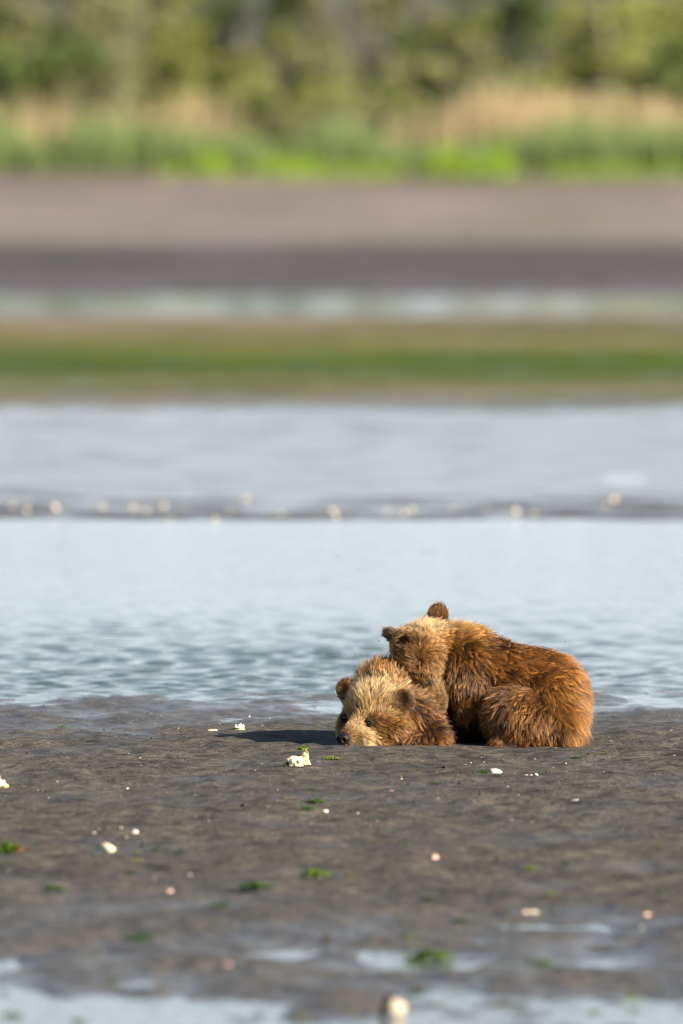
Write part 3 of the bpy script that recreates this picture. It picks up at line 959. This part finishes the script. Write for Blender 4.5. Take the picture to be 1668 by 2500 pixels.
# ---- cub three: behind the others, only the crown and one ear over the top
C_prims = [
    E(P(625, 275, .60), (.096, .10, .086), hair=.034, col='dusk', anchor=P(560, 400, .85), lift=.55, clump=.5, down=-.2),
    Cn(P(610, 290, .68), P(560, 420, .86), .07, .038, hair=.014, col='dusk', anchor=P(555, 440, .9), lift=.3, clump=.3),
    Cn(P(660, 350, .62), P(800, 560, .76), .11, .17, hair=.04, col='brown', anchor=P(600, 260, .6), lift=.35, clump=.6),
    E(P(960, 640, .86), (.22, .19, .16), hair=.045, col='brown', anchor=P(700, 400, .6), lift=.35, clump=.6),
    Cn(P(700, 560, .80), P(610, 830, .90), .075, .04, hair=.034, col='brown', anchor=P(700, 400, .7), lift=.25, clump=.7),
    Cn(P(1050, 740, .98), P(900, 830, 1.08), .09, .04, hair=.036, col='brown', anchor=P(1000, 600, .9), lift=.25, clump=.7),
]
C_prims += ear_prims(P(648, 128, .56), (.05, .0, 1.0), (-.25, .95, 0), .040, hair=.020, col='rust', thick=.024)
rootC, VC, QC = cub('bear_cub', 'bear cub hidden behind the other two, one orange-brown ear showing over the top', C_prims, 0.0075, (.25, .36, -.01), (1.02, 1.20, .66), k=0.014)
nose_part(rootC, P(550, 440, .895), (-.35, .55, -.5), (0, .3, 1), .022)
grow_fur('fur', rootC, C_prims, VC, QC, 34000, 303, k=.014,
         darken=[(P(650, 165, .5), np.array([.03, .06, .02]), .55)])

# ------------------------------------------------------------------ shells, stones, weed on the mud
def spot(px, py): return ground_px(px, py)
def span(wpx, d): return wpx * d / F_PX

M_SHELL = plain('shell_cream', (0.72, 0.62, 0.46), 0.45, 0.22, 90, 0.5, 0.3)
M_SHELLW = plain('shell_white', (0.80, 0.76, 0.68), 0.4, 0.15, 90, 0.5, 0.2)
M_SHELLP = plain('shell_pink', (0.66, 0.42, 0.33), 0.45, 0.25, 70, 0.5, 0.2)
M_SHELLG = plain('shell_grey', (0.45, 0.42, 0.38), 0.5, 0.3, 80, 0.4, 0.3)
M_BONE = plain('bone', (0.62, 0.50, 0.30), 0.6, 0.45, 60, 0.3, 0.6)
M_STONE = plain('stone_dark', (0.028, 0.030, 0.034), 0.35, 0.4, 50, 0.5, 0.4)
M_CLOD_PIT = plain('mud_clod_and_pit', (0.045, 0.041, 0.038), 0.8, 0.5, 50, 0.2)
M_TWIG = plain('twig', (0.040, 0.032, 0.022), 0.8, 0.4, 60, 0.3, 0.5)
M_RUST = plain('weed_brown', (0.26, 0.105, 0.035), 0.5, 0.4, 50, 0.4)
M_WEED = leaf_material('sea_lettuce', (0.045, 0.130, 0.008), (0.150, 0.240, 0.018), 0.3)
M_WEED.node_tree.nodes['Principled BSDF'].inputs['Roughness'].default_value = 0.30
M_WEEDY = leaf_material('sea_lettuce_pale', (0.180, 0.280, 0.020), (0.360, 0.420, 0.060), 0.3)

def clam_mesh(seed, ridges=7, elong=1.25, height=.42):
    """half a clam shell, hinge to +X, one unit wide, lying dome up, with its thickness"""
    r = random.Random(seed)
    nr, na = 9, 28
    V, F = [(0.30, 0, height * .55)], []
    for lay in (0, 1):
        for i in range(1, nr + 1):
            t = i / nr
            for k in range(na):
                a = 6.283 * k / na
                rad = .5 * t * (1 - .13 * math.cos(a)) * (1 + .02 * math.sin(5 * a + seed))
                x = .30 * (1 - t) ** 1.6 + rad * math.cos(a); y = rad * math.sin(a) / elong
                z = height * (1 - t ** 2.1) * (1 - .25 * (1 - t)) + .012 * math.sin(t * ridges * 6.283)
                if lay:
                    x, y, z = x * .93, y * .93, max(z - .05, -.02)
                V.append((x, y, z))
    def id_(lay, i, k): return 1 + lay * nr * na + (i - 1) * na + k % na
    for k in range(na):
        F.append((0, id_(0, 1, k), id_(0, 1, k + 1)))
        for i in range(1, nr):
            F.append((id_(0, i, k), id_(0, i + 1, k), id_(0, i + 1, k + 1), id_(0, i, k + 1)))
            F.append((id_(1, i, k), id_(1, i, k + 1), id_(1, i + 1, k + 1), id_(1, i + 1, k)))
        F.append((id_(0, nr, k), id_(1, nr, k), id_(1, nr, k + 1), id_(0, nr, k + 1)))
    me = bpy.data.meshes.new('shell_mesh')
    me.from_pydata(V, [], F)
    me.polygons.foreach_set('use_smooth', [True] * len(me.polygons))
    return me

def lump_mesh(seed, sx, sy, sz, rough=.25, holes=()):
    """a broken irregular lump, meshed from a noisy field, one unit across"""
    def fn(p):
        q = p / np.array([sx, sy, sz])
        d = np.linalg.norm(q, axis=-1) - .5
        d = d + rough * .22 * noise2(p[..., 0] * 5 + p[..., 1] * 3, p[..., 2] * 5 - p[..., 1] * 2, seed) + rough * .14 * noise2(p[..., 0] * 11 - p[..., 2] * 4, p[..., 1] * 11 + p[..., 2] * 6, seed + 1)
        d = d * min(sx, sy, sz)
        for c, hr in holes:
            d = np.maximum(d, hr - np.linalg.norm(p - np.array(c), axis=-1))
        return np.maximum(d, -.02 * 1 - p[..., 2] - sz * .32)
    V, Q = surface_nets(fn, np.array([-.75, -.75, -.75]), np.array([.75, .75, .75]), .05)
    return np_mesh('lump_mesh', V, Q)

CLAMS = [clam_mesh(k, 6 + k, 1.15 + .12 * k, .36 + .06 * k) for k in range(4)]
def clam(px, py, wpx, mat, label, rz=0., tilt=(0, 0), k=0, group=None, name='clam_shell', cat='shell', zs=1.0):
    p = spot(px, py); w = span(wpx, p.y)
    o = bpy.data.objects.new(name, CLAMS[k]); COL.objects.link(o)
    if not CLAMS[k].materials:
        CLAMS[k].materials.append(M_SHELL)
    o.material_slots[0].link = 'OBJECT'; o.material_slots[0].material = mat
    o.location = (p.x, p.y, p.z - .002); o.scale = (w, w, w * zs); o.rotation_euler = (tilt[0], tilt[1], rz)
    return tag(o, label, cat, group)

# the broken, hollow-eyed shell before the cubs
p = spot(729, 1876); w = span(62, p.y)
t = empty('broken_shell', (p.x, p.y, p.z)); tag(t, 'broken cream shell with dark holes on the mud before the cubs', 'shell')
a = link('shell_dome', lump_mesh(3, .95, .8, .62, .5, (((-.30, -.36, .02), .10), ((.02, -.42, .0), .11), ((.22, -.36, -.05), .07))), M_SHELL, t)
a.scale = (w * .78,) * 3; a.location = (-.10 * w, 0, .20 * w)
b_ = link('shell_rim', lump_mesh(8, .55, .6, .95, .9, (((.02, -.34, .12), .12), ((.05, -.30, -.18), .09))), M_BONE, t)
b_.scale = (w * .66,) * 3; b_.location = (.27 * w, .05 * w, .30 * w)
c_ = link('shell_shard', CLAMS[2], M_TWIG, t)
c_.scale = (w * .40, w * .3, w * .5); c_.location = (-.42 * w, .0, .03 * w); c_.rotation_euler = (.2, -.5, .3)
c_.material_slots[0].link = 'OBJECT'; c_.material_slots[0].material = M_TWIG

clam(521, 1788, 30, M_SHELLP, 'flat orange-pink shell lying on mud beyond the cubs\' shadow', .3, (.2, .1), 0, zs=.6)
clam(1210, 1894, 34, M_SHELLW, 'smooth white clam shell on the mud before the reddish cub', 2.6, (-.15, .1), 1)
clam(1407, 1952, 24, M_SHELLG, 'pale grey-white shell half sunk in mud beyond the paired cream shell', .4, (.1, 0), 0, zs=.7)
clam(1063, 2097, 29, M_SHELLP, 'pinkish-white shell alone on open mud', 1.1, (-.25, 0), 3)
clam(330, 2038, 20, M_SHELLW, 'small white shell beyond the peaked cream shell', .8, (.1, .1), 1)
clam(266, 2081, 42, M_SHELL, 'peaked cream shell tipped up beside green weed', 2.2, (-.55, .25), 3, zs=1.5)
clam(795, 1984, 16, M_SHELLW, 'tiny white shell at the end of a thin weed strand', .2, (0, .1), 2)
clam(463, 2139, 15, M_SHELLG, 'tiny greyish shell on bare mud', 1.7, (0, 0), 1)
clam(415, 2172, 20, M_SHELLP, 'small round pink shell on brown mud', .6, (-.2, 0), 2)
clam(1656, 1852, 30, M_SHELLG, 'thin pale sliver of shell on the mud', .1, (.1, 0), 0, zs=.4)
clam(945, 2376, 26, M_SHELLW, 'white oval shell on wet mud by the largest weed clump', .2, (-.1, 0), 1, zs=.7)
clam(1266, 1944, 11, M_SHELLP, 'tiny pink shell between the cubs and the paired shell', 1.0, (0, 0), 2)
clam(956, 1934, 18, M_SHELLP, 'small tan shell fragment on the mud', 2.0, (.1, .1), 0, zs=.5)
clam(1581, 2233, 18, M_SHELLP, 'small pale pink shell near the puddles', .4, (.1, 0), 3)
clam(1568, 2273, 20, M_SHELLG, 'bluish-white shell at a puddle edge', 1.4, (0, .1), 1)
clam(556, 2356, 24, M_SHELLP, 'dull tan shell among the puddles', .3, (.1, 0), 0, zs=.6)
# pair of cream valves
p = spot(1294, 2232); w = span(22, p.y)
t = empty('paired_shell', (p.x, p.y, p.z)); tag(t, 'open cream shell, both valves side by side on the mud', 'shell')
for sx, rz in ((-1, .3), (1, 2.7)):
    o = bpy.data.objects.new('valve', CLAMS[1]); COL.objects.link(o); o.parent = t
    o.material_slots[0].link = 'OBJECT'; o.material_slots[0].material = M_SHELL
    o.location = (sx * w * .46, 0, -.002); o.scale = (w * 1.05, w * 1.3, w * 1.1); o.rotation_euler = (-.3, 0, rz)
# three white bits in a row
p = spot(1297, 1893); w = span(14, p.y)
t = empty('shell_cluster', (p.x, p.y, p.z)); tag(t, 'cluster of three small white shell pieces touching on the mud', 'shell')
for k, dx in enumerate((-.85, .05, .9)):
    o = bpy.data.objects.new('shell_piece', CLAMS[k]); COL.objects.link(o); o.parent = t
    o.material_slots[0].link = 'OBJECT'; o.material_slots[0].material = M_SHELLW
    o.location = (dx * w, .02 * k, 0); o.scale = (w, w, w * (1.0, .8, 1.2)[k]); o.rotation_euler = (-.3, .1 * k, k * 1.1)
# barnacle clumps
def barnacles(px, py, wpx, label, seed):
    p = spot(px, py); w = span(wpx, p.y); r = random.Random(seed)
    t = empty('barnacle_clump', (p.x, p.y, p.z)); tag(t, label, 'barnacles')
    l = link('base_lump', lump_mesh(seed, 1.0, .8, .5, .5), M_BONE, t); l.scale = (w, w, w); l.location = (0, 0, .08 * w)
    V, F = [], []
    for j in range(5):
        cx, cy, cz, h = r.uniform(-.38, .38) * w, r.uniform(-.35, .0) * w, r.uniform(.15, .32) * w, r.uniform(.22, .36) * w
        vv, ff = [], []
        for ring, (rad, zz) in enumerate(((.17, -.1), (.10, 1.0), (.06, .95), (.05, .5))):
            for q in range(8):
                aa = q * .7854
                vv.append((cx + rad * w * math.cos(aa), cy + rad * w * math.sin(aa), cz + zz * h))
        for ring in range(3):
            for q in range(8):
                ff.append((ring * 8 + q, ring * 8 + (q + 1) % 8, ring * 8 + 8 + (q + 1) % 8, ring * 8 + 8 + q))
        mesh_obj('barnacle', vv, ff, M_SHELLW, t, False)
barnacles(585, 1783, 24, 'barnacle-crusted lump with a green tuft beyond the cubs\' shadow', 5)
barnacles(2, 1920, 34, 'cream barnacle lump with a thin stick, near brown-green weed', 9)
# dark-backed big shell standing in the nearest puddles
p = spot(955, 2486); w = span(78, p.y)
t = empty('standing_shell', (p.x, p.y, p.z)); tag(t, 'large shell standing on edge, dark outside and cream within, by a puddle', 'shell')
o = bpy.data.objects.new('dark_valve', CLAMS[0]); COL.objects.link(o); o.parent = t
o.material_slots[0].link = 'OBJECT'; o.material_slots[0].material = M_TWIG
o.scale = (w * .95, w * .8, w * .65); o.rotation_euler = (0, -1.15, .25); o.location = (-.10 * w, .06 * w, .34 * w)
o = bpy.data.objects.new('cream_valve', CLAMS[3]); COL.objects.link(o); o.parent = t
o.material_slots[0].link = 'OBJECT'; o.material_slots[0].material = M_SHELL
o.scale = (w * .80, w * .66, w * .85); o.rotation_euler = (.15, .72, -.25); o.location = (.10 * w, -.04 * w, .22 * w)
# small stones
def stone(px, py, wpx, label, seed, mat=None, name='pebble', cat='pebble', group=None):
    p = spot(px, py); w = span(wpx, p.y)
    o = link(name, lump_mesh(seed, 1.0, .9, .6, .5), mat or M_STONE); o.location = (p.x, p.y, p.z + .10 * w); o.scale = (w, w, w)
    o.rotation_euler = (0, .2, seed)
    return tag(o, label, cat, group)
stone(596, 1977, 20, 'dark wet pebble on the mud left of the weed strands', 21)
stone(1383, 1905, 8, 'little dark pebble beside the cluster of white shells', 22)
stone(355, 1912, 7, 'little black pebble on bare mud', 23)
stone(800, 2298, 26, 'dull brown pebble near the puddles', 24, M_TWIG)
# mud-caked twig to the right of the cubs
p = spot(1462, 1842); w = span(52, p.y)
V, F = tube([(0, 0, 0), (0, 0, .3), (.03, 0, .62), (.0, .02, 1.0)], [.06, .075, .05, .02], 7)
o = mesh_obj('twig', V, F, M_TWIG); o.scale = (w, w, w); o.location = (p.x - w * .5, p.y, p.z + .05 * w); o.rotation_euler = (0, 1.53, .3)
tag(o, 'short dark mud-caked twig lying behind the reddish cub\'s rump', 'twig')
p = spot(5, 1908)
V, F = tube([(0, 0, 0), (.003, 0, .03), (.012, 0, .075)], [.002, .002, .001], 5)
o = mesh_obj('stick', V, F, M_SHELLG); o.location = (p.x - .002, p.y, p.z - .005); o.rotation_euler = (0, -.45, 0)
tag(o, 'thin pale stick poking up from the cream barnacle lump', 'stick')

# ---- weed: crumpled ribbons
def weed_mesh(seed, n, lift):
    r = random.Random(seed); V, F = [], []
    for k in range(n):
        u = max(-.36, min(.36, r.gauss(0, .22))); v = max(-.3, min(.3, r.gauss(0, .17))); a = r.uniform(0, 6.28); ln = r.uniform(.12, .34); wd = r.uniform(.03, .09)
        zb = r.uniform(0, lift) * max(0, 1 - abs(u) * 1.8)
        i0 = len(V); x, y, z = u, v, zb
        for q in range(5):
            t = q / 4; ww = wd * (1 - .75 * abs(t - .4))
            da = math.cos(a) * ln / 4, math.sin(a) * ln / 4
            nx, ny = -math.sin(a), math.cos(a)
            zz = max(.004, z + lift * .5 * math.sin(t * 3.14) * r.uniform(.2, 1))
            tw = r.uniform(-.5, .5) * wd
            V.append((x + nx * ww, y + ny * ww, zz + tw)); V.append((x - nx * ww, y - ny * ww, max(.003, zz - tw)))
            x += da[0]; y += da[1]; a += r.gauss(0, .6)
        for q in range(4):
            F.append((i0 + 2 * q, i0 + 2 * q + 1, i0 + 2 * q + 3, i0 + 2 * q + 2))
    me = bpy.data.meshes.new('weed_mesh'); me.from_pydata(V, [], F); me.materials.append(M_WEED)
    me.polygons.foreach_set('use_smooth', [True] * len(me.polygons))
    return me
WEEDS = [weed_mesh(k, 64, .22) for k in range(5)]
def weed(px, py, wpx, label, group=None, mat=None, zs=1.0, ys=1.4, k=None):
    p = spot(px, py); w = span(wpx * .88, p.y)
    k = rr.randrange(5) if k is None else k
    o = bpy.data.objects.new('seaweed', WEEDS[k]); COL.objects.link(o)
    if mat is not None:
        o.material_slots[0].link = 'OBJECT'; o.material_slots[0].material = mat
    o.location = (p.x, p.y, max(p.z, 0) + .001); o.scale = (w, w * ys, w * zs)
    o.rotation_euler = (0, 0, 0 if rr.random() < .5 else math.pi)
    return tag(o, label, 'seaweed', group)
weed(739, 1832, 36, 'bright green weed scrap just beyond the broken cream shell', mat=M_WEEDY, zs=1.2)
weed(811, 1856, 44, 'thin green weed strand before the golden-faced cub\'s chin', mat=M_WEEDY, zs=.5)
weed(575, 1786, 20, 'green tuft at the foot of the barnacle-crusted lump')
weed(771, 1958, 58, 'straggling green weed strands on mud below the broken shell', zs=.6)
weed(750, 1986, 54, 'thin olive weed strand ending at a tiny white shell', zs=.5)
weed(20, 2084, 60, 'brown and green weed heap below the barnacle lump', zs=2.2)
weed(42, 2082, 34, 'orange-brown weed edge of the green heap', mat=M_RUST, zs=1.8)
weed(1052, 2350, 125, 'largest bright green weed clump, near the puddles', zs=1.0, k=1)
weed(620, 2172, 96, 'broad bright green weed mound on brown mud', zs=.8, k=2)
weed(771, 2152, 88, 'bright green weed mound with a trailing end', zs=.8, k=3)
weed(130, 2173, 70, 'dark green weed patch alone at the mud\'s bare side', zs=.6)
weed(537, 2218, 66, 'dull green weed strand below the broad mound', zs=.5)
weed(1047, 2200, 44, 'dark green weed tuft beyond the open paired shell', zs=.8)
weed(1475, 1846, 26, 'green weed caught by the mud-caked twig')
weed(1406, 1852, 30, 'green weed scrap beside the reddish cub\'s rump', zs=.7)
weed(1323, 2352, 80, 'green weed strand along a small puddle', zs=.5)
weed(1297, 2124, 48, 'pale yellow-green weed strand on brown mud', mat=M_WEEDY, zs=.5)
SM = [(152, 1774, 30), (766, 1932, 24), (138, 2016, 26), (335, 2084, 32), (378, 2078, 28), (441, 2085, 24), (316, 2136, 50), (332, 2104, 34), (21, 2109, 30),
      (1015, 1881, 30), (1180, 1888, 34), (1063, 1913, 18), (954, 1970, 18), (930, 2000, 20), (964, 2034, 22), (999, 2058, 32), (914, 2062, 22), (1238, 1953, 18),
      (1305, 1986, 20), (1613, 2063, 22), (1382, 2111, 40), (853, 2144, 40), (1621, 2182, 24), (1347, 2189, 36), (1127, 2250, 44), (1346, 2233, 24), (999, 2292, 46),
      (532, 2258, 34), (340, 2298, 90), (229, 2322, 50), (271, 2400, 44), (10, 2430, 30), (27, 2484, 56), (191, 2498, 50), (729, 2484, 44), (628, 2480, 40),
      (1371, 2374, 36), (1015, 2430, 38), (1121, 2427, 30), (1076, 2457, 28), (1451, 2475, 44), (1549, 2470, 32), (1549, 2435, 40), (1345, 2443, 28), (1270, 2472, 34), (1616, 2411, 26), (1515, 2294, 20),
      (540, 2010, 16), (700, 1952, 22), (1560, 1960, 16), (420, 1990, 14)]
for (a, b_, c) in SM:
    weed(a, b_, c, 'small scrap of green seaweed lying on the mud', 'scraps of seaweed on the mud', mat=M_WEEDY if rr.random() < .2 else None, zs=.6)

# pale shells along the far bar, out of focus in the photograph
BAR = [(30, 1238, 1.0), (65, 1250, 1.1), (68, 1228, .6), (135, 1244, 1.5), (248, 1240, .8), (325, 1242, .9), (355, 1250, .9), (397, 1240, 1.1), (598, 1222, 1.1), (560, 1252, .6),
       (688, 1255, .8), (455, 1243, .5), (812, 1250, 1.2), (820, 1262, .8), (945, 1250, .6), (985, 1256, .9), (1005, 1246, 1.0), (1100, 1246, .6), (1185, 1243, .5), (1262, 1252, 1.2), (1306, 1255, 1.0), (1480, 1235, .8), (1498, 1222, 1.2), (526, 1268, .7), (414, 1268, .6)]
for j, (a, b_, c) in enumerate(BAR):
    p = ground_px(a, b_)
    o = bpy.data.objects.new('bar_shell', CLAMS[j % 4]); COL.objects.link(o)
    o.material_slots[0].link = 'OBJECT'; o.material_slots[0].material = M_SHELL
    o.location = (p.x, p.y, max(p.z, 0.0)); w = .036 * c; o.scale = (w, w, w * 1.8); o.rotation_euler = (-.5, 0, j * .7)
    tag(o, 'small white shell on the mud bar across the near channel', 'shell', 'white shells along the far mud bar')

# grit: shell crumbs and grains nobody could count
def grit(name, n, size, mat, seed, label):
    r = np.random.default_rng(seed)
    y = 42 + 19.5 * r.random(n) ** .9; x = r.uniform(-2.6, 2.6, n)
    clus = noise2(x * 1.6, y * .9, seed) + .25
    k = r.random(n) < np.clip(clus, .05, 1); x, y = x[k], y[k]; n = len(x)
    z = ground_h(x, y); ok = z > .001; x, y, z = x[ok], y[ok], z[ok]; n = len(x)
    s = size * np.exp(r.normal(0, .45, n))
    base = np.array([(1, 0, 0), (-.5, .8, 0), (-.5, -.8, 0), (.1, 0, .9)])
    a = r.uniform(0, 6.28, n); ca, sa = np.cos(a), np.sin(a)
    B = base[None] * s[:, None, None] * np.stack([r.uniform(.7, 1.6, n), np.ones(n), r.uniform(.4, 1, n)], -1)[:, None, :]
    X = B[..., 0] * ca[:, None] - B[..., 1] * sa[:, None] + x[:, None]
    Y = B[..., 0] * sa[:, None] + B[..., 1] * ca[:, None] + y[:, None]
    Z = B[..., 2] + z[:, None] - .0008
    V = np.stack([X, Y, Z], -1).reshape(-1, 3)
    i = np.arange(n)[:, None] * 4
    T = np.concatenate([i + np.array([[0, 1, 3]]), i + np.array([[1, 2, 3]]), i + np.array([[2, 0, 3]])])
    o = link(name, np_mesh(name, V, T, False), mat)
    tag(o, label, 'grit', kind='stuff')
grit('shell_grit', 2600, .0028, M_SHELL, 91, 'pale crumbs of shell scattered over the mud')
grit('dark_grit_and_pits', 9000, .0055, M_CLOD_PIT, 92, 'dark grains and lumps of mud, also standing in for small dark pits in the flat')  # many of these dark bits imitate pits in the mud

# midges hovering round the cubs
def midge(px, py, d):
    x = px_x(px, d); z = CAM_H - (py - Y_HOR) / F_PX * d
    t = empty('midge', (x, d, z)); tag(t, 'tiny dark midge hovering in the air near the cubs', 'insect', 'midges in the air')
    b = mesh_obj('insect_body', [(-.004, 0, 0), (0, .0012, 0), (.004, 0, .0005), (0, -.0012, 0), (0, 0, .0014), (0, 0, -.0012)],
                 [(0, 1, 4), (1, 2, 4), (2, 3, 4), (3, 0, 4), (1, 0, 5), (2, 1, 5), (3, 2, 5), (0, 3, 5)], M_STONE, t, False)
    for sx in (-1, 1):
        mesh_obj('wing', [(0, 0, .001), (-.003, sx * .004, .004), (.001, sx * .005, .004)], [(0, 1, 2)], M_SHELLG, t, False)
for a, b_, d in ((868, 1598, 57.8), (898, 1603, 57.6), (867, 1625, 57.9), (925, 1566, 58.0), (1381, 1568, 57.8), (825, 1360, 57.5), (875, 1391, 58.2), (768, 1731, 57.7)):
    midge(a, b_, d)
